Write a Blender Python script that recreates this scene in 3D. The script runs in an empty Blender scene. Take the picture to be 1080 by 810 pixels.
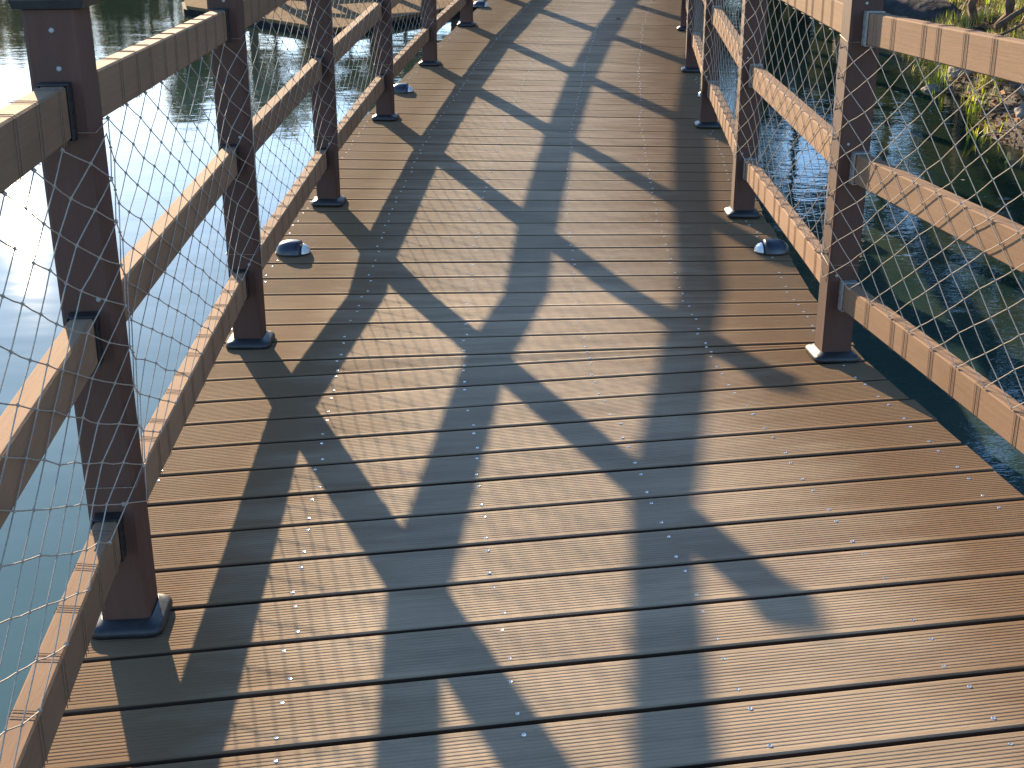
import bpy, bmesh, math, random
from mathutils import Vector, Matrix, noise
random.seed(7)
R = math.radians
scn = bpy.context.scene
col = scn.collection

# ---------------------------------------------------------------- camera, sky, sun
TILT = R(-3.5)                      # the near part of the bridge runs gently downhill
T = Matrix.Rotation(TILT, 4, 'X')
CAMH = 1.1717
cam_d = bpy.data.cameras.new('camera'); cam = bpy.data.objects.new('camera', cam_d); col.objects.link(cam)
cam_d.sensor_width = 36.0
cam_d.lens = 36.0 * 1354.4 / 1080.0
cam_d.clip_start = 0.02; cam_d.clip_end = 2000
cam.matrix_world = T @ Matrix.Translation((0, 0, CAMH)) @ Matrix.Rotation(R(90 - 20.18), 4, 'X') @ Matrix.Rotation(R(-0.07), 4, 'Z')
scn.camera = cam
scn.render.resolution_x = 1024; scn.render.resolution_y = 768

SUN_EL_DECK, SUN_AZ = R(19.0), R(21.9)
sd = Vector((-math.sin(SUN_AZ) * math.cos(SUN_EL_DECK), math.cos(SUN_AZ) * math.cos(SUN_EL_DECK), math.sin(SUN_EL_DECK)))
sdw = (T.to_3x3() @ sd).normalized()           # towards the sun
el = math.asin(sdw.z)
w = bpy.data.worlds.new('World'); scn.world = w; w.use_nodes = True
nt = w.node_tree; bg = nt.nodes['Background']
sky = nt.nodes.new('ShaderNodeTexSky'); sky.sky_type = 'NISHITA'; sky.sun_disc = False
sky.sun_elevation = el; sky.sun_rotation = math.atan2(sdw.x, sdw.y)
sky.air_density = 1.0; sky.dust_density = 0.2; sky.ozone_density = 4.0
nt.links.new(sky.outputs[0], bg.inputs[0]); bg.inputs[1].default_value = 0.148
sun_d = bpy.data.lights.new('sun', 'SUN'); sun = bpy.data.objects.new('sun', sun_d); col.objects.link(sun)
sun_d.energy = 5.0; sun_d.angle = R(0.55); sun_d.color = (1.0, 0.79, 0.52)
sun.rotation_euler = sdw.to_track_quat('Z', 'Y').to_euler()
scn.view_settings.view_transform = 'Standard'; scn.view_settings.look = 'None'
scn.view_settings.exposure = 1.9; scn.view_settings.gamma = 1.0

# ---------------------------------------------------------------- material helpers
def newmat(name):
    m = bpy.data.materials.new(name); m.use_nodes = True
    n = m.node_tree.nodes; l = m.node_tree.links
    return m, n, l, n['Principled BSDF']

def ramp(n, stops):
    r = n.new('ShaderNodeValToRGB'); e = r.color_ramp.elements
    e[0].position, e[0].color = stops[0][0], (*stops[0][1], 1)
    e[1].position, e[1].color = stops[-1][0], (*stops[-1][1], 1)
    for p, c in stops[1:-1]:
        k = e.new(p); k.color = (*c, 1)
    return r

def tex(n, l, coord, scale, detail=4, rough=.55, stretch=(1, 1, 1), kind='ShaderNodeTexNoise'):
    mp = n.new('ShaderNodeMapping'); mp.inputs['Scale'].default_value = stretch
    l.new(coord, mp.inputs[0]); t = n.new(kind); l.new(mp.outputs[0], t.inputs['Vector'])
    t.inputs['Scale'].default_value = scale
    if kind == 'ShaderNodeTexNoise':
        t.inputs['Detail'].default_value = detail; t.inputs['Roughness'].default_value = rough
    return t

def mix(n, l, a, b, fac, mode='MIX'):
    m = n.new('ShaderNodeMix'); m.data_type = 'RGBA'; m.blend_type = mode
    for s, v in ((6, a), (7, b), (0, fac)):
        if isinstance(v, (int, float)): m.inputs[s].default_value = v
        elif isinstance(v, tuple): m.inputs[s].default_value = (*v, 1)
        else: l.new(v, m.inputs[s])
    return m.outputs[2]

def bump(n, l, h, dist, bs, strength=1.0, prev=None):
    b = n.new('ShaderNodeBump'); b.inputs['Strength'].default_value = strength; b.inputs['Distance'].default_value = dist
    l.new(h, b.inputs['Height'])
    if prev: l.new(prev, b.inputs['Normal'])
    if bs: l.new(b.outputs[0], bs.inputs['Normal'])
    return b.outputs[0]

def wpc(name, dark, light, rough=(.45, .7), stain=None, spec=.5, streak=60):
    """wood-plastic composite: fine streaks along U, soft blotches, wear stains"""
    m, n, l, bs = newmat(name); bs.inputs['Specular IOR Level'].default_value = spec
    uv = n.new('ShaderNodeUVMap').outputs[0]
    a = tex(n, l, uv, 1, 5, .6, (6, streak * 2, 1)); b = tex(n, l, uv, 1, 4, .6, (2.2, 7, 1)); c = tex(n, l, uv, 1, 3, .5, (60, 400, 1))
    f = n.new('ShaderNodeMath'); f.operation = 'MULTIPLY_ADD'; l.new(a.outputs[0], f.inputs[0]); f.inputs[1].default_value = .45; l.new(b.outputs[0], f.inputs[2])
    f2 = n.new('ShaderNodeMath'); f2.operation = 'MULTIPLY'; l.new(f.outputs[0], f2.inputs[0]); f2.inputs[1].default_value = .69
    r = ramp(n, [(.32, dark), (.68, light)]); l.new(f2.outputs[0], r.inputs[0])
    cc = r.outputs[0]
    oi = n.new('ShaderNodeObjectInfo')
    hr = n.new('ShaderNodeMapRange'); l.new(oi.outputs['Random'], hr.inputs[0]); hr.inputs[3].default_value = .86; hr.inputs[4].default_value = 1.1
    hv = n.new('ShaderNodeHueSaturation'); l.new(cc, hv.inputs['Color']); l.new(hr.outputs[0], hv.inputs['Value']); cc = hv.outputs[0]
    if stain:
        s = tex(n, l, uv, 1, 5, .65, (1.6, 9, 1)); sr = ramp(n, [(.50, (0, 0, 0)), (.66, (1, 1, 1))]); l.new(s.outputs[0], sr.inputs[0])
        k = n.new('ShaderNodeMath'); k.operation = 'MULTIPLY'; l.new(sr.outputs[0], k.inputs[0]); k.inputs[1].default_value = .55
        cc = mix(n, l, cc, stain, k.outputs[0])
        # the outer ends of the boards, where nobody walks, keep a darker damp-brown colour
        at = n.new('ShaderNodeAttribute'); at.attribute_name = 'board_end'
        e1 = tex(n, l, uv, 1, 4, .6, (2.5, 10, 1)); e2 = n.new('ShaderNodeMath'); e2.operation = 'MULTIPLY_ADD'
        l.new(e1.outputs[0], e2.inputs[0]); e2.inputs[1].default_value = 1.2; l.new(at.outputs['Fac'], e2.inputs[2])
        sc = n.new('ShaderNodeMapRange'); l.new(e2.outputs[0], sc.inputs[0]); sc.inputs[1].default_value = .72; sc.inputs[2].default_value = 1.2
        sc.inputs[3].default_value = 0; sc.inputs[4].default_value = .92
        cc = mix(n, l, cc, (.135, .082, .045), sc.outputs[0])
        so = n.new('ShaderNodeMapRange'); l.new(at.outputs['Fac'], so.inputs[0]); so.inputs[1].default_value = .0; so.inputs[2].default_value = .7
        so.inputs[3].default_value = spec; so.inputs[4].default_value = .03; l.new(so.outputs[0], bs.inputs['Specular IOR Level'])
    l.new(cc, bs.inputs['Base Color'])
    rr = n.new('ShaderNodeMapRange'); l.new(b.outputs[0], rr.inputs[0]); rr.inputs[3].default_value = rough[0]; rr.inputs[4].default_value = rough[1]
    l.new(rr.outputs[0], bs.inputs['Roughness']); bs.inputs['Specular IOR Level'].default_value = spec
    bp = bump(n, l, a.outputs[0], .0012, None, .6); bump(n, l, c.outputs[0], .0008, bs, .5, bp)
    return m

M = {}
M['plank'] = wpc('plank_composite', (.180, .126, .077), (.312, .228, .146), (.72, .9), stain=(.15, .10, .068), spec=.25)
M['rail'] = wpc('rail_composite', (.170, .100, .058), (.25, .152, .092), (.8, .95), spec=.1)
M['post'] = wpc('post_composite', (.056, .026, .018), (.088, .042, .029), (.6, .8), streak=25, spec=.22)
M['plank_side'] = wpc('gap_shade_board_edge', (.035, .022, .014), (.07, .042, .026), (.7, .9), spec=.2)  # board sides and ends coloured dark to paint in the shade of the gaps
M['under'] = wpc('joist_wood', (.02, .015, .012), (.05, .035, .025), (.7, .9))

def simple(name, c1, c2, scale=30, rough=.5, metal=0, spec=.5, b=0.0):
    m, n, l, bs = newmat(name); tc = n.new('ShaderNodeTexCoord').outputs['Object']
    t = tex(n, l, tc, scale, 5, .6); r = ramp(n, [(.3, c1), (.7, c2)]); l.new(t.outputs[0], r.inputs[0]); l.new(r.outputs[0], bs.inputs['Base Color'])
    bs.inputs['Roughness'].default_value = rough; bs.inputs['Metallic'].default_value = metal; bs.inputs['Specular IOR Level'].default_value = spec
    if b: bump(n, l, t.outputs[0], b, bs)
    return m
M['iron'] = simple('dark_cast_metal', (.008, .008, .010), (.022, .020, .020), 40, .45, 0, .4, .0006)
M['bracket'] = simple('bracket_metal', (.20, .18, .16), (.34, .31, .28), 60, .42, .35, .6, .0005)
M['bolt'] = simple('steel_bolt', (.16, .15, .14), (.30, .28, .27), 80, .5, .4)
M['screw'] = simple('steel_screw', (.5, .5, .5), (.66, .66, .66), 80, .28, .85)
M['recess'] = simple('screw_recess', (.03, .025, .02), (.05, .04, .03), 80, .8)
M['cord'] = simple('net_cord', (.22, .18, .14), (.38, .32, .255), 300, .8, .0, .15)
M['lash'] = simple('lashing_cord', (.12, .075, .05), (.24, .155, .10), 300, .6, .0, .4)
M['dome'] = simple('dome_plastic', (.008, .010, .018), (.016, .018, .028), 50, .32, 0, .5)
M['lens'] = simple('lens_reflector', (.42, .43, .43), (.6, .6, .58), 90, .3, .2, .6)
M['pier_deck'] = simple('pier_boards', (.10, .058, .028), (.17, .105, .055), 9, 1.0, 0, .02, .002)
M['fascia'] = simple('pier_float', (.008, .007, .007), (.022, .018, .016), 8, .9, 0, .1)
M['rock'] = simple('bank_rock', (.07, .058, .045), (.24, .20, .16), 7, .85, 0, .3, .02)
M['slab'] = simple('wet_dark_stone', (.018, .017, .018), (.05, .045, .042), 9, .9, 0, .15, .02)
M['bark'] = simple('bark', (.05, .032, .02), (.13, .085, .055), 14, .9, 0, .2, .01)
M['litter'] = simple('dead_leaves', (.12, .045, .018), (.36, .19, .08), 40, .85, 0, .2)
M['straw'] = simple('dry_grass', (.30, .22, .07), (.46, .36, .10), 20, .7, 0, .3)

def leafmat(name, c1, c2, c3, trans=.35):
    m, n, l, bs = newmat(name); tc = n.new('ShaderNodeTexCoord').outputs['Object']
    t = tex(n, l, tc, 1.7, 3, .6); r = ramp(n, [(.3, c1), (.5, c2), (.7, c3)]); l.new(t.outputs[0], r.inputs[0])
    l.new(r.outputs[0], bs.inputs['Base Color']); bs.inputs['Roughness'].default_value = .5
    tr = n.new('ShaderNodeBsdfTranslucent'); l.new(r.outputs[0], tr.inputs[0])
    ms = n.new('ShaderNodeMixShader'); ms.inputs[0].default_value = trans
    l.new(bs.outputs[0], ms.inputs[1]); l.new(tr.outputs[0], ms.inputs[2]); l.new(ms.outputs[0], n['Material Output'].inputs[0])
    return m
M['leaf'] = leafmat('tree_leaves', (.020, .035, .012), (.05, .075, .022), (.09, .11, .03), .3)
M['olive'] = leafmat('shrub_leaves', (.08, .08, .025), (.20, .17, .05), (.40, .29, .10), .6)
M['grass'] = leafmat('bank_grass', (.12, .20, .02), (.28, .36, .03), (.52, .45, .05), .5)

# water
m, n, l, bs = newmat('lake_water'); M['water'] = m
tc = n.new('ShaderNodeTexCoord').outputs['Object']
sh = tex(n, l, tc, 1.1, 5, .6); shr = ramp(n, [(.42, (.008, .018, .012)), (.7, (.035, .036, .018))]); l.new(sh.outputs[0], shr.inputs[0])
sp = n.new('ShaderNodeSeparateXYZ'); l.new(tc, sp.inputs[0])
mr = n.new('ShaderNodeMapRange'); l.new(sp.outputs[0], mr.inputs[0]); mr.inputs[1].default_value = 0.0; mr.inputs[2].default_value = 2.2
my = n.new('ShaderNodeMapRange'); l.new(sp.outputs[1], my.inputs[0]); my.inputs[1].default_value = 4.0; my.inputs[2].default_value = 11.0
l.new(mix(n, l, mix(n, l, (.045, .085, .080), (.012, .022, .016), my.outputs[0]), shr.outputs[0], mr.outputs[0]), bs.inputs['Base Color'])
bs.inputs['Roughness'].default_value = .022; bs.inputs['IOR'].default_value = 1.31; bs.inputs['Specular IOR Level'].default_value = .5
w1 = tex(n, l, tc, 1, 2, .5, (2.2, 4.5, 1)); w2 = tex(n, l, tc, 1, 3, .55, (9, 17, 1)); w3 = tex(n, l, tc, 1, 2, .5, (.5, 1.1, 1))
pt = tex(n, l, tc, 1, 2, .5, (.45, .8, 1)); ptr = ramp(n, [(.48, (0, 0, 0)), (.62, (1, 1, 1))]); l.new(pt.outputs[0], ptr.inputs[0])
# stirred water on the right of the bridge and further out on the left
rt = n.new('ShaderNodeMapRange'); l.new(sp.outputs[0], rt.inputs[0]); rt.inputs[1].default_value = .6; rt.inputs[2].default_value = 1.4; rt.inputs[3].default_value = .10; rt.inputs[4].default_value = 1.0
fr = n.new('ShaderNodeMapRange'); l.new(sp.outputs[1], fr.inputs[0]); fr.inputs[1].default_value = 6.0; fr.inputs[2].default_value = 11.0; fr.inputs[3].default_value = 0; fr.inputs[4].default_value = .6
ad = n.new('ShaderNodeMath'); ad.operation = 'ADD'; l.new(rt.outputs[0], ad.inputs[0]); l.new(fr.outputs[0], ad.inputs[1])
mu = n.new('ShaderNodeMath'); mu.operation = 'MULTIPLY'; l.new(w2.outputs[0], mu.inputs[0]); l.new(ad.outputs[0], mu.inputs[1])
b1 = bump(n, l, w3.outputs[0], .006, None, 1.0); b2 = bump(n, l, w1.outputs[0], .0014, None, 1.0, b1); bump(n, l, mu.outputs[0], .0013, bs, 1.0, b2)

# ground / bank
m, n, l, bs = newmat('bank_soil'); M['soil'] = m
tc = n.new('ShaderNodeTexCoord').outputs['Object']
a = tex(n, l, tc, 9, 8, .7); r = ramp(n, [(.3, (.012, .009, .006)), (.5, (.05, .033, .02)), (.62, (.10, .065, .035)), (.75, (.08, .085, .02))]); l.new(a.outputs[0], r.inputs[0])
l.new(r.outputs[0], bs.inputs['Base Color']); bs.inputs['Roughness'].default_value = .9; bump(n, l, a.outputs[0], .06, bs)

# ---------------------------------------------------------------- mesh helpers
def tag(o, label=None, cat=None, group=None, kind=None):
    if label: o['label'] = label
    if cat: o['category'] = cat
    if group: o['group'] = group
    if kind: o['kind'] = kind
    return o

DECKSPACE = []          # top-level objects built in the tilted frame of the bridge
def thing(name, label, cat, loc=(0, 0, 0), rz=0, group=None, deck=False):
    o = bpy.data.objects.new(name, None); col.objects.link(o); o.empty_display_size = .1
    tag(o, label, cat, group)
    mt = Matrix.Translation(loc) @ Matrix.Rotation(rz, 4, 'Z')
    o.matrix_world = (T @ mt) if deck else mt
    return o

def finish(name, bm, mat, parent=None, smooth=False):
    me = bpy.data.meshes.new(name); bm.to_mesh(me); bm.free()
    mats = mat if isinstance(mat, (list, tuple)) else [mat]
    for x in mats: me.materials.append(x)
    if smooth: me.shade_smooth()
    o = bpy.data.objects.new(name, me); col.objects.link(o)
    if parent: o.parent = parent
    return o

def copyof(src, parent, m):
    o = src.copy(); col.objects.link(o); o.parent = parent; o.matrix_local = m
    return o

def frame(d, up=Vector((0, 0, 1))):
    d = d.normalized(); s = d.cross(up)
    if s.length < 1e-5: s = Vector((1, 0, 0))
    s.normalize(); return s, s.cross(d)

def extrude(bm, prof, A, B, up=Vector((0, 0, 1)), mat=0, caps=True, v0=0.0):
    """prof: closed list of (side, up) offsets, extruded from A to B, UV in metres"""
    A, B = Vector(A), Vector(B); s, u = frame(B - A, up); L = (B - A).length
    ua = [bm.verts.new(A + s * p[0] + u * p[1]) for p in prof]; ub = [bm.verts.new(B + s * p[0] + u * p[1]) for p in prof]
    uvl = bm.loops.layers.uv.verify(); acc = v0; k = len(prof); off = random.random() * 7
    for i in range(k):
        j = (i + 1) % k; d = math.hypot(prof[j][0] - prof[i][0], prof[j][1] - prof[i][1])
        f = bm.faces.new((ua[i], ub[i], ub[j], ua[j])); f.material_index = mat
        for lp, c in zip(f.loops, ((off, acc), (off + L, acc), (off + L, acc + d), (off, acc + d))): lp[uvl].uv = c
        acc += d
    if caps:
        for vs, sg in ((ua, 1), (ub, -1)):
            f = bm.faces.new(vs if sg > 0 else vs[::-1]); f.material_index = mat
            for lp, p in zip(f.loops, prof if sg > 0 else prof[::-1]): lp[uvl].uv = (p[0], p[1])

def cham(wd, h, c=.003, z0=0):
    a, b = wd / 2, h
    return [(-a, z0 + c), (-a, z0 + b - c), (-a + c, z0 + b), (a - c, z0 + b), (a, z0 + b - c), (a, z0 + c), (a - c, z0), (-a + c, z0)]

def tube(bm, pts, r, n=4, mat=0):
    rings = []
    for i, P in enumerate(pts):
        d = (pts[min(i + 1, len(pts) - 1)] - pts[max(i - 1, 0)]); s, u = frame(d, Vector((.31, .17, .93)))
        rr = r[i] if isinstance(r, (list, tuple)) else r
        rings.append([bm.verts.new(P + (s * math.cos(2 * math.pi * k / n) + u * math.sin(2 * math.pi * k / n)) * rr) for k in range(n)])
    for a, b in zip(rings, rings[1:]):
        for k in range(n):
            f = bm.faces.new((a[k], a[(k + 1) % n], b[(k + 1) % n], b[k])); f.material_index = mat
    for e in (rings[0][::-1], rings[-1]):
        f = bm.faces.new(e); f.material_index = mat

def blob(bm, P, r, mat=0):
    v = [bm.verts.new(P + Vector(d) * r) for d in ((1, 0, 0), (0, 1, 0), (-1, 0, 0), (0, -1, 0), (0, 0, 1), (0, 0, -1))]
    for i in range(4):
        j = (i + 1) % 4; bm.faces.new((v[i], v[j], v[4])).material_index = mat; bm.faces.new((v[j], v[i], v[5])).material_index = mat

# ---------------------------------------------------------------- bridge layout (bridge frame, metres)
SL, YK = .0755, 4.06
def zd(x, y): return SL * max(0.0, y - YK - .033 * x)
LP = [(-.36, -1.02), (-.505, .47), (-.670, 1.982), (-.757, 3.536), (-.731, 5.073), (-.637, 6.558), (-.497, 8.009), (-.320, 9.486), (-.09, 10.98), (.18, 12.45), (.50, 13.88), (.84, 15.3), (1.2, 16.7)]
RP = [(1.45, -1.06), (1.27, .43), (1.078, 1.92), (.898, 3.412), (.897, 4.925), (.970, 6.405), (1.074, 7.819), (1.225, 9.32), (1.43, 10.80), (1.69, 12.28), (2.0, 13.73), (2.35, 15.15), (2.73, 16.55)]
def P3(p): return Vector((p[0], p[1], zd(*p)))
LP3 = [P3(p) for p in LP]; RP3 = [P3(p) for p in RP]

def offset_poly(poly, off):
    out = []
    for i, p in enumerate(poly):
        a = Vector(poly[max(i - 1, 0)]); b = Vector(poly[min(i + 1, len(poly) - 1)]); d = (b - a).normalized()
        out.append(Vector(p) + Vector((-d.y, d.x)) * off)
    return out
LE = [q + Vector((-.055, 0)) * (1 if k < 5 else .8 if k == 5 else .3 if k == 6 else 0) for k, q in enumerate(offset_poly(LP, .070))]; RE = offset_poly(RP, -.085)
def hit(poly, y0, phi):
    """crossing of the line through (0,y0) at angle phi with a polyline"""
    d = Vector((math.cos(phi), math.sin(phi)))
    for a, b in zip(poly, poly[1:]):
        e = b - a; den = d.x * e.y - d.y * e.x
        if abs(den) < 1e-9: continue
        r = a - Vector((0, y0)); t = (r.x * e.y - r.y * e.x) / den; s = (r.x * d.y - r.y * d.x) / den
        if -1e-6 <= s <= 1 + 1e-6: return Vector((0, y0)) + d * t
    return None

lines = []
y = 3.198
near = []
for i in range(17): near.append((y - i * .1524, .1768))
lines = near[::-1] + [(3.349, .160), (3.445, .100), (3.598, .078), (3.752, .062), (3.901, .048), (4.06, .033)]
def phi_far(y):
    pts = [(4.06, .033), (4.8, .008), (6.0, -.047), (7.5, -.090), (9.0, -.13), (12.6, -.20), (15.6, -.25)]
    for (a, p), (b, q) in zip(pts, pts[1:]):
        if y <= b: return p + (q - p) * (y - a) / (b - a)
    return pts[-1][1]
y = 4.06
while y < 15.1:
    y += .1517; lines.append((y, phi_far(y)))

# ---------------------------------------------------------------- boardwalk
walk = thing('boardwalk', 'brown grooved composite boardwalk curving away over the lake, striped with railing shadows', 'boardwalk', deck=True)
JOFF = [-.03 + .345 * k for k in range(6)]
screw_pos = []
GR = 13
def plank_profile(wd):
    """(v, z) across the board: flat margins, round grooves, chamfered edges"""
    g = .0075; m0 = .011; pts = [(0, -.023), (0, -.0030), (.0012, -.0008), (.0030, 0)]
    a, b = m0, wd - m0; s = (b - a) / GR
    for k in range(GR):
        c = a + s * (k + .5)
        pts += [(c - s * .30, 0), (c - s * .16, -.00055), (c + s * .16, -.00055), (c + s * .30, 0)]
    pts += [(wd - .003, 0), (wd - .0012, -.0008), (wd, -.003), (wd, -.023)]
    return pts
for i in range(len(lines) - 1):
    (ya, pa), (yb, pb) = lines[i], lines[i + 1]
    la, ra = hit(LE, ya, pa), hit(RE, ya, pa); lb, rb = hit(LE, yb, pb), hit(RE, yb, pb)
    if None in (la, ra, lb, rb): continue
    dl, dr_ = random.uniform(-.004, .004), random.uniform(-.006, .006)
    ax = (ra - la).normalized(); la, lb = la - ax * dl, lb - ax * dl; ra, rb = ra + ax * dr_, rb + ax * dr_
    gap = .0130 + random.uniform(-.0015, .0015)
    bm = bmesh.new(); uvl = bm.loops.layers.uv.verify(); el_ = bm.loops.layers.float.new('board_end'); uvl = bm.loops.layers.uv.verify(); el_ = bm.loops.layers.float['board_end']
    A = Vector((*la, zd(*la))); B = Vector((*lb, zd(*lb))); C = Vector((*ra, zd(*ra))); D = Vector((*rb, zd(*rb)))
    wl, wr = (B - A).length - gap, (D - C).length - gap
    jz = random.uniform(-.0008, .0008)
    nseg = 8; cols = []
    prl, prr = plank_profile(wl), plank_profile(wr)
    dL, dR = (B - A).normalized(), (D - C).normalized(); nz = Vector((0, 0, 1))
    uo, vo = random.random() * 40, i * .37
    bow = random.uniform(-.001, .001)
    for q in range(nseg + 1):
        f = q / nseg; ring = []
        for (v1, z1), (v2, z2) in zip(prl, prr):
            p = (A + dL * (v1 + gap / 2)).lerp(C + dR * (v2 + gap / 2), f) + nz * (z1 + jz + bow * math.sin(math.pi * f))
            ring.append(bm.verts.new(p))
        cols.append(ring)
    Lx = (C - A).length
    for q in range(nseg):
        for k in range(len(prl) - 1):
            f = bm.faces.new((cols[q][k], cols[q + 1][k], cols[q + 1][k + 1], cols[q][k + 1]))
            for lp, (qq, kk) in zip(f.loops, ((q, k), (q + 1, k), (q + 1, k + 1), (q, k + 1))):
                t = qq / nseg; lp[uvl].uv = (uo + t * Lx, vo + prl[kk][0])
                dist = min(t, 1 - t) * Lx; right = 1 - t
                lp[el_] = max(0.0, 1 - dist / (.80 if ya > 3.2 else .62 + .18 * max(0, (ya - 2.0) / 1.2)))
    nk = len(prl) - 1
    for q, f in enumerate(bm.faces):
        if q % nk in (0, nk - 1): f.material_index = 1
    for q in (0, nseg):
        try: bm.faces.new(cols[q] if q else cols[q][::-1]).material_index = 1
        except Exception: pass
    bmesh.ops.recalc_face_normals(bm, faces=bm.faces)
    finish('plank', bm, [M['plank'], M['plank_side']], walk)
    if wl < .12 and wr < .12: vs_ = (.35, .68)
    else: vs_ = (.19, .80)
    for jx in JOFF:
        for v in vs_:
            base = A.lerp(C, (jx + .07 + .0) / 1.84) ; base2 = B.lerp(D, (jx + .07) / 1.84)
            P = base.lerp(base2, v) + Vector((random.gauss(0, .004), random.gauss(0, .003), 0))
            P.z = zd(P.x, P.y) + jz
            if random.random() < .97: screw_pos.append(P)

def screw_mesh(bm, P, r=.0036):
    n_ = 10; o = [], [], []
    for k in range(n_):
        c, s = math.cos(2 * math.pi * k / n_), math.sin(2 * math.pi * k / n_)
        for q, (rr, z) in enumerate(((r * 1.05, -.0006), (r * .8, .0010), (r * .42, .0007))): o[q].append(bm.verts.new(P + Vector((c * rr, s * rr, z))))
    for k in range(n_):
        j = (k + 1) % n_
        bm.faces.new((o[0][k], o[0][j], o[1][j], o[1][k])); bm.faces.new((o[1][k], o[1][j], o[2][j], o[2][k]))
    f = bm.faces.new(o[2]); f.material_index = 1
bm = bmesh.new(); screw_mesh(bm, Vector((0, 0, 0))); s0 = finish('screw', bm, [M['screw'], M['recess']], walk)
cp = Vector((0, 0, CAMH))
vis = [p for p in screw_pos if p.y > 1.45 and abs(p.x / (p.y * .94 + .5)) < .42]
vis.sort(key=lambda p: (p - cp).length)
for k, p in enumerate(vis[:100]):
    m4 = Matrix.Translation(p) @ Matrix.Rotation(random.random() * 6, 4, 'Z') @ Matrix.Rotation(random.gauss(0, .06), 4, 'X')
    if k == 0: s0.matrix_local = m4
    else: copyof(s0, walk, m4)
bm = bmesh.new()
for p in vis[100:]: screw_mesh(bm, p)
tag(finish('screw', bm, [M['screw'], M['recess']], walk), kind='stuff')
# joists and crossbeams beneath the boards
for jx in JOFF:
    bm = bmesh.new(); prev = None
    for a, b in zip(LP3, RP3):
        ax = (b - a).normalized(); p = a + ax * (jx + .0) + Vector((0, 0, -.025 - .15))
        if prev: extrude(bm, cham(.05, .108, .002), prev, p)
        prev = p
    finish('joist', bm, M['under'], walk)
for a, b in list(zip(LP3, RP3)):
    bm = bmesh.new(); ax = (b - a).normalized()
    extrude(bm, cham(.12, .14, .004), a - ax * .02 + Vector((0, 0, -.28)), b + ax * .02 + Vector((0, 0, -.28))); finish('crossbeam', bm, M['under'], walk)
    for q in (a + ax * .2, b - ax * .2):
        bm = bmesh.new(); tube(bm, [q + Vector((0, 0, -.28)), q + Vector((0, 0, -2.2))], .07, 14); finish('pile', bm, M['under'], walk, True)

# ---------------------------------------------------------------- railings
PW = .082; HP = 1.050
RAILZ = [(.228, .072), (.578, .076), (.933, .078)]     # (top, height)
RW = .037
def post_mesh():
    bm = bmesh.new()
    a = PW / 2; c = .006
    prof = [(-a, -a + c), (-a, a - c), (-a + c, a), (a - c, a), (a, a - c), (a, -a + c), (a - c, -a), (-a + c, -a)]
    extrude(bm, prof, (0, 0, .004), (0, 0, HP), up=Vector((0, 1, 0)))
    return bm
def cap_mesh():
    bm = bmesh.new(); rings = []
    for hw, z in ((.043, -.012), (.050, -.010), (.053, .002), (.053, .008), (.050, .011), (.024, .030), (.020, .032)):
        z += HP + .001; rings.append([bm.verts.new((sx * hw, sy * hw, z)) for sx, sy in ((-1, -1), (1, -1), (1, 1), (-1, 1))])
    for r1, r2 in zip(rings, rings[1:]):
        for k in range(4): bm.faces.new((r1[k], r1[(k + 1) % 4], r2[(k + 1) % 4], r2[k]))
    bm.faces.new(rings[-1]); bm.faces.new(rings[0][::-1])
    bmesh.ops.bevel(bm, geom=[e for e in bm.edges if abs((e.verts[0].co - e.verts[1].co).z) > .015], offset=.002, segments=2, affect='EDGES')
    return bm
def base_mesh():
    bm = bmesh.new(); rings = []
    for hw, z in ((.0625, .0008), (.0645, .006), (.0635, .013), (.058, .019), (.050, .021), (.0445, .027), (.0435, .027)):
        ring = []
        for k in range(48):
            t = 2 * math.pi * (k + .5) / 48; c, s = math.cos(t), math.sin(t); e = 7.0
            rr = hw / ((abs(c) ** e + abs(s) ** e) ** (1 / e)); ring.append(bm.verts.new((rr * c, rr * s, z)))
        rings.append(ring)
    for r1, r2 in zip(rings, rings[1:]):
        for k in range(48): bm.faces.new((r1[k], r1[(k + 1) % 48], r2[(k + 1) % 48], r2[k]))
    bm.faces.new(rings[0][::-1])
    return bm
def bolt_mesh():
    bm = bmesh.new(); rings = []
    for r, yy in ((.0042, .001), (.0042, -.0010), (.0031, -.0020), (.0012, -.0022)):
        rings.append([bm.verts.new((r * math.cos(k * math.pi / 6), yy, r * math.sin(k * math.pi / 6))) for k in range(12)])
    for r1, r2 in zip(rings, rings[1:]):
        for k in range(12): bm.faces.new((r1[k], r1[(k + 1) % 12], r2[(k + 1) % 12], r2[k]))
    bm.faces.new(rings[-1]); return bm

def bracket_mesh(h):
    """U saddle round a rail end; local x along rail, y side, z up; origin at the rail top centre line, x=0 at the post"""
    bm = bmesh.new(); wd = RW / 2 + .0035; t = .0030; L = .030
    def box(x0, x1, y0, y1, z0, z1):
        r = bmesh.ops.create_cube(bm, size=1)
        for v in r['verts']: v.co = Vector(((x0 + x1) / 2 + v.co.x * (x1 - x0), (y0 + y1) / 2 + v.co.y * (y1 - y0), (z0 + z1) / 2 + v.co.z * (z1 - z0)))
    box(0, L, -wd, wd, .0006, .0006 + t); box(0, L, -wd, wd, -h - .0006 - t, -h - .0006)
    box(.0005, L - .0005, -wd, -wd + t - .0006, -h - .0004, .0004); box(.0005, L - .0005, wd - t + .0006, wd, -h - .0004, .0004)
    for k in range(4):                                # pressed ribs on the cheeks
        z = -h * (k + .5) / 4
        box(.002, L - .002, -wd - .0011, -wd + .0004, z - .0075, z + .0075); box(.002, L - .002, wd - .0004, wd + .0011, z - .0075, z + .0075)
    bmesh.ops.bevel(bm, geom=list(bm.edges), offset=.0006, segments=1, affect='EDGES')
    return bm

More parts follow.
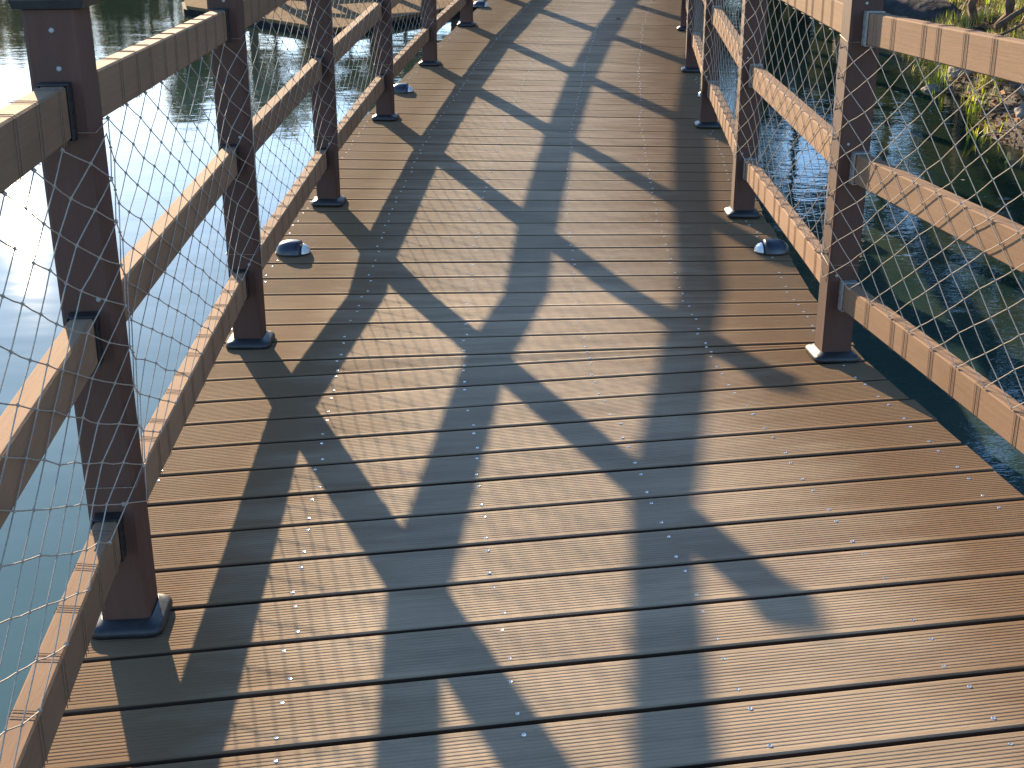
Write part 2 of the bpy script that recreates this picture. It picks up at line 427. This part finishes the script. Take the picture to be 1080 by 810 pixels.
def make_net(pts, side, j, top, bot, fine):
    """diamond net of one bay between posts pts[j], pts[j+1]; side=+1 left railing (inside is +normal)"""
    A, B = pts[j], pts[j + 1]; d = (B - A); L = d.length; d2 = d.normalized()
    nrm = Vector((d.y, -d.x, 0)).normalized() * side
    nx = 10 if side > 0 else 12; px = L / nx; rows = 18 if side > 0 else 16; pz = (top - bot) / rows
    rnd = random.Random(j * 31 + (5 if side > 0 else 9))
    def surf(s, z):
        e = min(s, L - s); zz = (z - bot) / (top - bot)
        o = .0135 + .034 * math.exp(-(e / .10) ** 2)
        o -= .0 if .05 < zz < .95 else .004 * (1 - math.exp(-(e / .10) ** 2))
        return A + d2 * s + nrm * o + Vector((0, 0, z))
    bm = bmesh.new(); K = {}
    for r in range(rows + 1):
        for i in range(nx + 1):
            s = (i + (.5 if r % 2 else 0)) * px
            if s > L + 1e-6: continue
            edge = (i == 0 and r % 2 == 0) or (i == nx)
            js = 0 if edge else rnd.gauss(0, .0022); jz = 0 if r in (0, rows) else rnd.gauss(0, .002)
            K[i, r] = surf(min(max(s + js, 0), L), top - r * pz + jz)
    rc = .00102
    for (i, r), P in K.items():
        for q in ((i, r + 1), ((i + 1, r + 1) if r % 2 else (i - 1, r + 1))):
            if q in K:
                Q = K[q]
                if fine:
                    md = (P + Q) / 2 + d2 * rnd.gauss(0, .0005) + Vector((0, 0, rnd.gauss(-.0006, .0005)))
                    tube(bm, [P, md, Q], rc, 5)
                else: tube(bm, [P, Q], rc, 3)
        if 0 < r < rows: blob(bm, P, .0034 if fine else .003)
    # lashing: cords wrapped round the top and bottom rails at every loop
    off = -.009; nl = 12
    for zt, h, zl in ((RAILZ[2][0], RAILZ[2][1], top), (RAILZ[0][0], RAILZ[0][1], bot)):
        for i in range(1, nx):
            P = K[i, 0 if zl == top else rows]; c0 = A + d2 * (P - A).dot(d2)
            tube(bm, [P, c0 + nrm * (off + RW / 2 + .002) + Vector((0, 0, zt - h - .001 if zl == top else zt + .001))], rc, 4)
            blob(bm, P + Vector((0, 0, .001)), .0042)
        for i in range(1, nl):
            s = L * i / nl + rnd.gauss(0, .014); sk = rnd.gauss(.012, .004)
            for dd in (0, rnd.uniform(.012, .017)):
                a = RW / 2 + .0012; c0 = A + d2 * (s + dd)
                def q(o, z, k=0): return c0 + nrm * (off + o) + d2 * (sk * k) + Vector((0, 0, z))
                path = [q(a, zt - h - .0012), q(a + .0004, zt - .002, .2), q(a - .003, zt + .0014, .3), q(-a + .003, zt + .0014, .8), q(-a, zt - .003, .8), q(-a, zt - h, 0), q(a - .003, zt - h - .0014, 0)]
                tube(bm, path, .00065, 4, 1)
    for z in (top + .012, bot + .05):              # cord tied round the post
        a = PW / 2 + .0015; c = A + Vector((0, 0, z)); pl = [c + d2 * (u * a) + nrm * (v * a) + Vector((0, 0, .004 * u)) for u, v in ((-1, -1), (-1, 1), (1, 1), (1, -1), (-1, -1))]
        tube(bm, pl, .001, 4, 1)
    return bm

def railing(pts, side, label, name='railing'):
    base = pts[2]
    root = thing(name, label, 'railing', loc=base, deck=True)
    n_ = len(pts)
    proto = None
    for j in range(n_):
        a = pts[max(j - 1, 0)]; b = pts[min(j + 1, n_ - 1)]; d = (b - a); ang = math.atan2(d.y, d.x) - math.pi / 2
        if j == n_ - 1: continue
        m4 = Matrix.Translation(pts[j] - base) @ Matrix.Rotation(R(-.35) if (side > 0 and j == 2) else 0, 4, 'Y') @ Matrix.Rotation(ang + random.gauss(0, .01), 4, 'Z')
        if proto is None:
            proto = finish('post', post_mesh(), M['post'], root); proto.matrix_local = m4
            subs = [finish('post_cap', cap_mesh(), M['iron'], proto), finish('base_plate', base_mesh(), M['iron'], proto, True)]
            for z, x in ((1.01, 0), (.955, .004 * side), (.60, .020 * side), (.245, .020 * side)):
                o = finish('bolt', bolt_mesh(), M['bolt'], proto) if z == 1.01 else None
                if o is None:
                    o = subs[2].copy(); col.objects.link(o); o.parent = proto
                o.matrix_local = Matrix.Translation((x, -PW / 2, z)); subs.append(o)
        else:
            p = copyof(proto, root, m4)
            for s_ in subs:
                q_ = s_.copy(); col.objects.link(q_); q_.parent = p; q_.matrix_basis = s_.matrix_basis.copy()
    for j in range(n_ - 2 + 0):
        A, B = pts[j], pts[j + 1]; d = B - A; dh = Vector((d.x, d.y, 0)).normalized(); nrm = Vector((dh.y, -dh.x, 0)) * side
        for (zt, h) in RAILZ:
            o_ = nrm * -.009 - base
            e = (PW / 2 + .001) * d.normalized()
            P, Q = A + e + o_ + Vector((0, 0, zt)), B - e + o_ + Vector((0, 0, zt))
            bm = bmesh.new()
            for_prof = cham(RW, h, .003, -h)
            extrude(bm, for_prof, P, Q); r_ = finish('rail', bm, M['rail'], root)
            for X, dr in ((P, d.normalized()), (Q, -d.normalized())):
                bo = finish('bracket', bracket_mesh(h), M['bracket'] if side < 0 else M['iron'], r_)
                sx = Vector((0, 0, 1)).cross(dr).normalized(); uz = dr.cross(sx)
                mt = Matrix((dr, sx, uz)).transposed().to_4x4(); mt.translation = X; bo.matrix_local = mt
        if j >= 1:
            bm = make_net(pts, side, j, RAILZ[2][0] - RAILZ[2][1] - .002, RAILZ[0][0] + .002, j <= 4)
            bmesh.ops.translate(bm, verts=bm.verts, vec=-base); finish('net', bm, [M['cord'], M['lash']], root)
    return root

railing(LP3, 1, 'brown railing with rope netting on the left, in front of pale water')
railing(RP3, -1, 'sunlit brown railing with rope netting on the right, in front of dark water')

# ---------------------------------------------------------------- dome lights on the deck
def dome(loc, rz, label):
    g = 'low black dome lights along the edges of the boardwalk'
    t = thing('deck_light', label, 'deck light', loc=loc, rz=rz, group=g, deck=True)
    def part(x0, x1, a, b, h, pw=2.0):
        bm = bmesh.new(); nx_, na = 14, 12; grid = []
        for i in range(nx_ + 1):
            x = x0 + (x1 - x0) * i / nx_; k = max(0, 1 - (abs(x) / a) ** pw) ** (1 / pw); row = []
            for q in range(na + 1):
                th = math.pi * q / na; row.append(bm.verts.new((x, -b * k * math.cos(th), .003 + h * k * math.sin(th))))
            grid.append(row)
        for i in range(nx_):
            for q in range(na): bm.faces.new((grid[i][q], grid[i + 1][q], grid[i + 1][q + 1], grid[i][q + 1]))
        for rw in (grid[0][::-1], grid[-1]):
            try: bm.faces.new(rw)
            except Exception: pass
        bmesh.ops.remove_doubles(bm, verts=bm.verts, dist=1e-5); bmesh.ops.recalc_face_normals(bm, faces=bm.faces)
        return bm
    finish('housing', part(-.062, .030, .062, .050, .044, 2.3), M['dome'], t, True)
    finish('lens', part(.037, .0615, .062, .046, .036, 2.3), M['lens'], t, True)
    finish('slot', part(.0302, .0368, .060, .040, .026, 2.3), M['recess'], t, True)
    bm = bmesh.new(); tube(bm, [Vector((0, 0, .0005)), Vector((0, 0, .004))], .05, 24)
    for v in bm.verts: v.co.x *= 1.26; v.co.y *= 1.04
    finish('base', bm, M['dome'], t)
    return t
def dk(x, y): return Vector((x, y, zd(x, y)))
dome(dk(-.780, 4.46), -.02, 'nearest black dome light on the left, beside the post at the foot of the ramp')
dome(dk(-.604, 7.22), -.09, 'black dome light at the left railing, second one from the viewer')
dome(dk(-.239, 10.40), -.16, 'farthest black dome light on the left, near the top edge of the photo')
dome(dk(.930, 4.48), math.pi + .02, 'black dome light on the right with its pale lens facing the walkway')
dome(dk(1.075, 7.10), math.pi - .08, 'black dome light half hidden behind the second right-hand post')

# small dried leaves lying on the far boards
for (px_, py_, rz, lb) in ((.78, 9.75, .6, 'curled dry leaf on the far boards, the nearer of two'), (1.02, 10.35, 2.1, 'curled dry leaf on the far boards, closer to the top edge')):
    bm = bmesh.new(); g = []
    for i in range(7):
        u = i / 6; wd = .011 * math.sin(math.pi * min(.98, max(.03, u))) ; g.append([bm.verts.new((-.018 + .036 * u, s * wd, .002 + .006 * abs(s) + .005 * math.sin(3 * u))) for s in (-1, 0, 1)])
    for a, b in zip(g, g[1:]):
        for k in range(2): bm.faces.new((a[k], b[k], b[k + 1], a[k + 1]))
    o = finish('dry_leaf', bm, M['litter']); tag(o, lb, 'leaf', 'dry leaves on the boards')
    o.matrix_world = T @ Matrix.Translation(dk(px_, py_) + Vector((0, 0, .002))) @ Matrix.Rotation(rz, 4, 'Z')
    sm = o.modifiers.new('s', 'SOLIDIFY'); sm.thickness = .0012

# ---------------------------------------------------------------- water and banks (level frame)
WZ = -.62
bm = bmesh.new(); v = [bm.verts.new(p) for p in ((-400, -200, WZ), (400, -200, WZ), (400, 700, WZ), (-400, 700, WZ))]; bm.faces.new(v)
tag(finish('water', bm, M['water']), kind='structure')

def shore(y):
    """x of the right-hand waterline at depth y"""
    pts = [(-30, 6.5), (-5, 4.5), (3, 3.3), (6, 2.95), (7, 2.80), (8, 2.95), (9, 3.04), (10, 3.1), (12, 3.45), (14, 3.6), (17, 3.7), (22, 3.2), (28, 1.5), (36, -4), (60, -8)]
    for (a, p), (b, q) in zip(pts, pts[1:]):
        if y <= b: return p + (q - p) * (y - a) / (b - a)
    return -8
def bank_z(x, y):
    d = x - shore(y) + .18 * noise.noise(Vector((x * 1.3, y * 1.3, 0)))
    z = WZ - .05 + .42 * (1 - math.exp(-max(d, 0) * 1.1)) * 1.2 + .03 * max(d, 0) + min(d, 0) * .35
    return z + .05 * noise.noise(Vector((x * 3.1, y * 3.1, 2))) * min(1, max(0, d + .3) * 2) + .02 * noise.noise(Vector((x * 9, y * 9, 5)))
bm = bmesh.new(); rows = []
ys = [-25 + i * 1.0 for i in range(28)] + [3 + i * .1 for i in range(131)] + [16.1 + i * 1.2 for i in range(36)]
ds = [-.5 + .09 * i for i in range(50)] + [4.0 + .4 * i for i in range(12)] + [9 + 2.5 * i for i in range(16)]
for yy in ys:
    rows.append([bm.verts.new((shore(yy) + d, yy, bank_z(shore(yy) + d, yy))) for d in ds])
for a, b in zip(rows, rows[1:]):
    for k in range(len(ds) - 1): bm.faces.new((a[k], a[k + 1], b[k + 1], b[k]))
tag(finish('right_bank', bm, M['soil'], None, True), kind='structure')

# far bank
bm = bmesh.new(); rows = []
for yy in [31 + i * 1.5 for i in range(20)]:
    rows.append([bm.verts.new((xx, yy + 2.5 * math.sin(xx * .11), WZ - .25 + .9 * (1 - math.exp(-(yy - 31) * .25)) + .2 * noise.noise(Vector((xx * .3, yy * .3, 0))))) for xx in [-70 + i * 1.5 for i in range(70)]])
for a, b in zip(rows, rows[1:]):
    for k in range(len(a) - 1): bm.faces.new((a[k], a[k + 1], b[k + 1], b[k]))
tag(finish('far_bank', bm, M['soil'], None, True), kind='structure')

# grass, litter on the right bank (nobody could count the blades)
rg = random.Random(3)
def blade(bm, P, h, lean, wd, rz):
    d = Vector((math.cos(rz), math.sin(rz), 0)); s = Vector((-d.y, d.x, 0)) * wd
    a = [P - s, P + s], [P + d * lean * .35 + Vector((0, 0, h * .6)) - s * .7, P + d * lean * .35 + Vector((0, 0, h * .6)) + s * .7]
    v = [bm.verts.new(x) for x in (*a[0], *a[1])]; t = bm.verts.new(P + d * lean + Vector((0, 0, h)))
    bm.faces.new((v[0], v[1], v[3], v[2])); bm.faces.new((v[2], v[3], t))
bm = bmesh.new(); bs_ = bmesh.new(); bl = bmesh.new()
for c in range(1400):
    yy = rg.uniform(6.2, 16.5); xx = shore(yy) + abs(rg.gauss(0, 1.2)) + .02; zc = bank_z(xx, yy)
    if zc < WZ - .03: continue
    if noise.noise(Vector((xx * 1.1, yy * 1.1, 9))) < -.05: continue
    tgt = bm if rg.random() < .38 else bs_
    for k in range(rg.randint(8, 26)):
        q = Vector((xx + rg.gauss(0, .05), yy + rg.gauss(0, .05), 0)); q.z = bank_z(q.x, q.y) - .01
        blade(tgt, q, rg.uniform(.04, .15), rg.uniform(0, .09), rg.uniform(.002, .005), rg.uniform(0, 6.28))
for k in range(15000):
    yy = rg.uniform(6.0, 16.5); xx = shore(yy) + abs(rg.gauss(0, 1.3)) - .05
    q = Vector((xx, yy, bank_z(xx, yy) + .006)); r_ = rg.uniform(.015, .045); rz = rg.uniform(0, 6.28); ti = rg.gauss(0, .35)
    mt = Matrix.Translation(q) @ Matrix.Rotation(rz, 4, 'Z') @ Matrix.Rotation(ti, 4, 'X')
    bl.faces.new([bl.verts.new(mt @ Vector(p)) for p in ((-r_, 0, 0), (0, -r_ * .45, .004), (r_, 0, 0), (0, r_ * .45, .004))])
tag(finish('grass', bm, M['grass']), kind='stuff'); tag(finish('dry_grass', bs_, M['straw']), kind='stuff'); tag(finish('leaf_litter', bl, M['litter']), kind='stuff')

def rock(loc, r, label, mat='rock', sc=(1, 1, .7), name='rock', cat='rock', seed=1, grp=None, fl=.25):
    bm = bmesh.new(); bmesh.ops.create_icosphere(bm, subdivisions=4, radius=1)
    for v in bm.verts:
        c = v.co; k = 1 + fl * noise.noise(c * 1.3 + Vector((seed, 0, 0))) + fl * .5 * noise.noise(c * 3.3 + Vector((seed, 4, 0))) + .03 * noise.noise(c * 9)
        v.co = Vector((c.x * sc[0], c.y * sc[1], c.z * sc[2])) * r * k
    o = finish(name, bm, M[mat], None, True); o.location = loc; o.rotation_euler.z = seed * 1.7; tag(o, label, cat, grp)
    return o
rock((3.35, 12.7, -.42), .22, 'pale rounded rock just behind the first right-hand post at the top edge', seed=2)
rock((3.75, 12.3, -.52), .50, 'long dark wet stone ledge behind the top rail, left of the yellow grass', 'slab', (1.25, .6, .42), 'stone_ledge', 'stone', 3, None, .12)
for k, (x_, y_, r_, lb) in enumerate(((3.05, 9.45, .10, 'small reddish-grey stone at the waterline under the top rail'), (3.3, 9.6, .13, 'pale stone among dead leaves just under the right top rail'),
        (3.42, 8.6, .09, 'small stone beside the green blades at the right edge'), (3.2, 8.0, .12, 'dark stone at the foot of the bank on the right edge'), (3.6, 10.6, .12, 'mossy stone on the bank behind the top rail'))):
    rock((x_, y_, bank_z(x_, y_) + .01), r_ * .75, lb, seed=5 + k, grp='stones along the waterline')

def stick(name, pts, rad, label, cat='branch', grp=None):
    bm = bmesh.new(); P = [Vector(p) for p in pts]; Q = []
    for a, b in zip(P, P[1:]):
        for q in range(4): Q.append(a.lerp(b, q / 4) + Vector((rg.gauss(0, rad * .3), rg.gauss(0, rad * .3), 0)))
    Q.append(P[-1]); tube(bm, Q, [rad * (1 - .5 * i / len(Q)) * rg.uniform(.85, 1.12) for i in range(len(Q))], 8)
    o = finish(name, bm, M['bark'], None, True); tag(o, label, cat, grp); return o
stick('branch', [(3.80, 11.0, -.45), (3.84, 11.05, .0), (3.9, 11.15, .5)], .04, 'upright dead stem standing left of the other stump on the bank', 'stump')
stick('branch', [(3.92, 10.6, -.4), (3.97, 10.62, -.1), (3.99, 10.6, -.02)], .045, 'short broken stump standing in the leaves near the right edge', 'stump')
stick('branch', [(3.75, 10.3, -.30), (4.1, 10.5, -.15), (4.6, 10.9, .05)], .022, 'thin fallen branch leaning across the short stump')
stick('branch', [(3.5, 9.9, -.38), (3.9, 10.1, -.24), (4.3, 10.0, -.2)], .014, 'thin twig lying on the leaves in front of the stumps')

# young green shoots at the waterline
def shoots(x_, y_, n_, h, label, mat='grass'):
    bm = bmesh.new()
    for k in range(n_):
        q = Vector((x_ + rg.gauss(0, .03), y_ + rg.gauss(0, .03), WZ - .03)); blade(bm, q, h * rg.uniform(.5, 1.1), rg.uniform(0, .08), .006, rg.uniform(0, 6.28))
    o = finish('water_plant', bm, M[mat]); tag(o, label, 'plant', 'green shoots at the waterline'); return o
shoots(2.83, 7.85, 12, .13, 'bright green shoots in the water below the top rail, left of the yellow grass')
shoots(3.02, 8.0, 18, .14, 'yellow-green tuft at the waterline on the right edge of the photo')
shoots(2.78, 7.35, 6, .10, 'single small green plant floating low in the water at the right')
# floating petals
for k, (x_, y_) in enumerate(((2.1, 7.0), (1.95, 6.3), (2.45, 6.9), (2.5, 8.4), (2.3, 9.1), (-1.62, 3.72))):
    bm = bmesh.new(); rr = rg.uniform(.010, .016)
    vs = [bm.verts.new((rr * (1 + .3 * rg.random()) * math.cos(t * .9), rr * .7 * math.sin(t * .9), .0015 * (t % 2))) for t in range(7)]
    bm.faces.new(vs); bmesh.ops.solidify(bm, geom=bm.faces[:], thickness=.0008)
    o = finish('floating_leaf', bm, M['rock']); o.location = (x_, y_, WZ + .0015); o.rotation_euler.z = k
    tag(o, ['small pale leaf floating in the gap between the top and middle right rails', 'pale fleck floating just above the right middle rail', 'whitish leaf floating at the far right above the middle rail',
            'small pale leaf floating near the right bank, below the stones', 'tiny pale leaf floating far out beside the right bank', 'small reddish leaf floating on the blue-green water left of the first post'][k], 'leaf', 'leaves floating on the water')

# ---------------------------------------------------------------- floating pier, upper left
pier = thing('pier', 'low tan floating pier with dark edge, seen through the left netting', 'pier')
PZ = -.545
poly = [(-3.45, 14.1), (-3.3, 13.55), (-1.62, 11.95), (-.85, 13.05), (-.15, 14.1), (.6, 15.6), (-.6, 16.4), (-1.5, 14.9), (-2.2, 14.55), (-2.9, 15.2)]
bm = bmesh.new(); v = [bm.verts.new((x_, y_, PZ)) for x_, y_ in poly]; bm.faces.new(v); bmesh.ops.recalc_face_normals(bm, faces=bm.faces)
f = bm.faces[:][0]
if f.normal.z < 0: f.normal_flip()
bmesh.ops.solidify(bm, geom=[f], thickness=.03); finish('deck', bm, M['pier_deck'], pier)
bm = bmesh.new()
for a, b in zip(poly, poly[1:] + poly[:1]):
    a3, b3 = Vector((*a, PZ - .10)), Vector((*b, PZ - .10)); extrude(bm, cham(.06, .068, .004), a3, b3)
finish('edge_beam', bm, M['fascia'], pier)
back = [(-2.95, 15.15), (-2.2, 14.6), (-1.55, 14.9), (-.7, 16.3)]
bk = [Vector((*p, PZ)) for p in back]
for a, b in zip(bk, bk[1:]):
    for z in (.2, .55, .9):
        bm = bmesh.new(); extrude(bm, cham(.045, .09, .003), a + Vector((0, 0, z)), b + Vector((0, 0, z))); finish('rail', bm, M['rail'], pier)
for a in bk:
    bm = bmesh.new(); extrude(bm, [(-.045, -.045), (-.045, .045), (.045, .045), (.045, -.045)], a, a + Vector((0, 0, 1.05)), up=Vector((0, 1, 0))); finish('post', bm, M['post'], pier)

# ---------------------------------------------------------------- trees and shrubs round the lake
def crown_mesh(seed, w_, h_, n_, leaf, lump=5, flat=1.0):
    r = random.Random(seed); bm = bmesh.new(); cs = []
    for k in range(lump):
        cs.append((Vector((r.uniform(-.6, .6) * w_, r.uniform(-.6, .6) * w_, r.uniform(.15, .85) * h_)), r.uniform(.28, .5)))
    for k in range(n_):
        c, s = r.choice(cs); d = Vector((r.gauss(0, 1), r.gauss(0, 1), r.gauss(0, 1))); d.normalize(); d *= r.random() ** .4 * s
        p = c + Vector((d.x * w_, d.y * w_, d.z * h_ * flat)); q = leaf * r.uniform(.6, 1.3)
        mt = Matrix.Translation(p) @ Matrix.Rotation(r.uniform(0, 6.28), 4, 'Z') @ Matrix.Rotation(r.uniform(-1.2, 1.2), 4, 'X')
        bm.faces.new([bm.verts.new(mt @ Vector(x)) for x in ((-q, 0, 0), (0, -q * .5, q * .15), (q, 0, 0), (0, q * .5, q * .15))])
    return bm
def tree(x, y, z, h, cw, trunk_h, label, mat='leaf', seed=1, grp=None, n_=2600, leaf=.16, name='tree', cat='tree'):
    t = thing(name, label, cat, (x, y, z), 0, grp); r = random.Random(seed)
    bm = bmesh.new(); top = Vector((r.uniform(-.2, .2), r.uniform(-.2, .2), trunk_h + (h - trunk_h) * .55))
    pts = [Vector((0, 0, -.3)), Vector((.05, .02, trunk_h * .5)), Vector((top.x * .5, top.y * .5, trunk_h)), top]
    tube(bm, pts, [.026 * h ** .6, .021 * h ** .6, .018 * h ** .6, .008 * h ** .6], 8)
    for k in range(5):
        a = r.uniform(0, 6.28); s = pts[2].lerp(top, r.uniform(0, .7)); tube(bm, [s, s + Vector((math.cos(a) * cw * .35, math.sin(a) * cw * .35, (h - trunk_h) * .3))], [.02 * h ** .6, .006 * h ** .6], 6)
    finish('trunk', bm, M['bark'], t, True)
    bm = crown_mesh(seed, cw, h - trunk_h, n_, leaf); bmesh.ops.translate(bm, verts=bm.verts, vec=(0, 0, trunk_h)); finish('crown', bm, M[mat], t)
    return t
# trees on the right bank (out of the frame, mirrored in the water)
ORD = ['first', 'second', 'third', 'fourth', 'fifth', 'sixth', 'seventh', 'eighth', 'ninth', 'tenth', 'eleventh', 'twelfth', 'thirteenth', 'fourteenth', 'fifteenth', 'last']
TR = [(4.9, 17.0, 7.2, 2.3), (6.4, 15.5, 8.2, 2.6), (7.6, 13.2, 8.5, 2.7), (8.2, 11.0, 7.5, 2.6), (8.6, 8.4, 6.6, 2.5), (8.8, 5.8, 4.8, 2.3), (4.6, 21.0, 6.6, 2.6), (8.5, 18.5, 4.6, 2.6), (9.5, 2.5, 5, 2.5), (3.6, 25.5, 7.2, 3.0), (1.2, 29.5, 2.6, 2.2)]
for k, (x, y, h, cw) in enumerate(TR):
    tree(x, y, bank_z(x, y), h, cw, h * (.5 if k in (6, 9) else .22), 'dark leafy tree on the right bank, ' + ['tall and slender, at the bend of the waterline', 'tall, just behind the slender one', 'beside the rocks and stumps', 'level with the second right post', 'level with the first right post', 'level with the near boards', 'low and wide where the shore bends', 'broadest, in the back row', 'nearest to the viewer', 'on the bend behind the pier', 'last one at the bend of the shore'][k], 'leaf', 20 + k, 'trees on the right bank', 5200 if h > 5.2 else 3000, .15)
for k, (x, y, h, cw) in enumerate(((4.5, 15.3, 1.1, .55), (4.6, 17.4, 1.9, .9), (4.3, 19.2, 2.3, 1.1), (4.0, 22.4, 2.7, 1.3), (3.0, 25.0, 2.9, 1.4), (1.8, 28.3, 3.1, 1.5), (6.3, 17.3, 2.4, 1.2), (6.0, 13.6, 1.7, .9), (0.2, 31.0, 3.0, 1.5), (5.7, 20.6, 2.8, 1.3))):
    t = thing('shrub', 'dense dark shrub along the right shore, %s from the viewer' % ORD[k], 'shrub', (x, y, bank_z(x, y) - .1), 0, 'shrubs on the right shore')
    bm = crown_mesh(140 + k, cw, h, 2600, .12, 8, .9); finish('foliage', bm, M['leaf'], t)
    bm = bmesh.new(); rs = random.Random(k)
    for q in range(6): a_ = rs.uniform(0, 6.28); tube(bm, [Vector((0, 0, -.1)), Vector((math.cos(a_) * cw * .3, math.sin(a_) * cw * .3, h * .5))], [.03, .01], 6)
    finish('stem', bm, M['bark'], t)
# trees and bare poles on the far shore
for k, (x, y, h, cw, th) in enumerate(((-7.6, 31, 5.0, 1.2, 2.9), (-5.6, 31.5, 4.9, 1.4, 3.0), (-3.9, 31, 4.7, 1.2, 3.0), (-2.6, 32, 4.8, 1.4, 2.9))):
    tree(x, y, WZ, h, cw, th, 'olive tree with high crown on the far shore, %s from the left' % ['first', 'second', 'third', 'fourth'][k], 'olive', 50 + k, 'trees on the far shore', 1900, .13)
for k in range(16):
    x = -21 + k * 1.0 + rg.uniform(-.4, .4)
    if x > -7.6: x -= 16
    t = thing('shrub', 'low olive shrub in the far shore row, %s from the left' % ORD[k], 'shrub', (x, 32 + rg.uniform(-.8, .8), WZ), 0, 'shrubs on the far shore')
    finish('foliage', crown_mesh(80 + k, 1.25, rg.uniform(2.9, 3.5), 2200, .14, 8), M['olive'], t)
for k in range(9):
    x = -13.6 + k * .72 + rg.uniform(-.25, .25); h = rg.uniform(3.4, 4.9)
    stick('sapling', [(x, 31, WZ - .2), (x + rg.uniform(-.1, .1), 31, h * .5), (x + rg.uniform(-.2, .2), 31, h + WZ)], .045, 'bare thin sapling on the far shore, %s from the left' % ORD[k], 'sapling', 'bare saplings on the far shore')
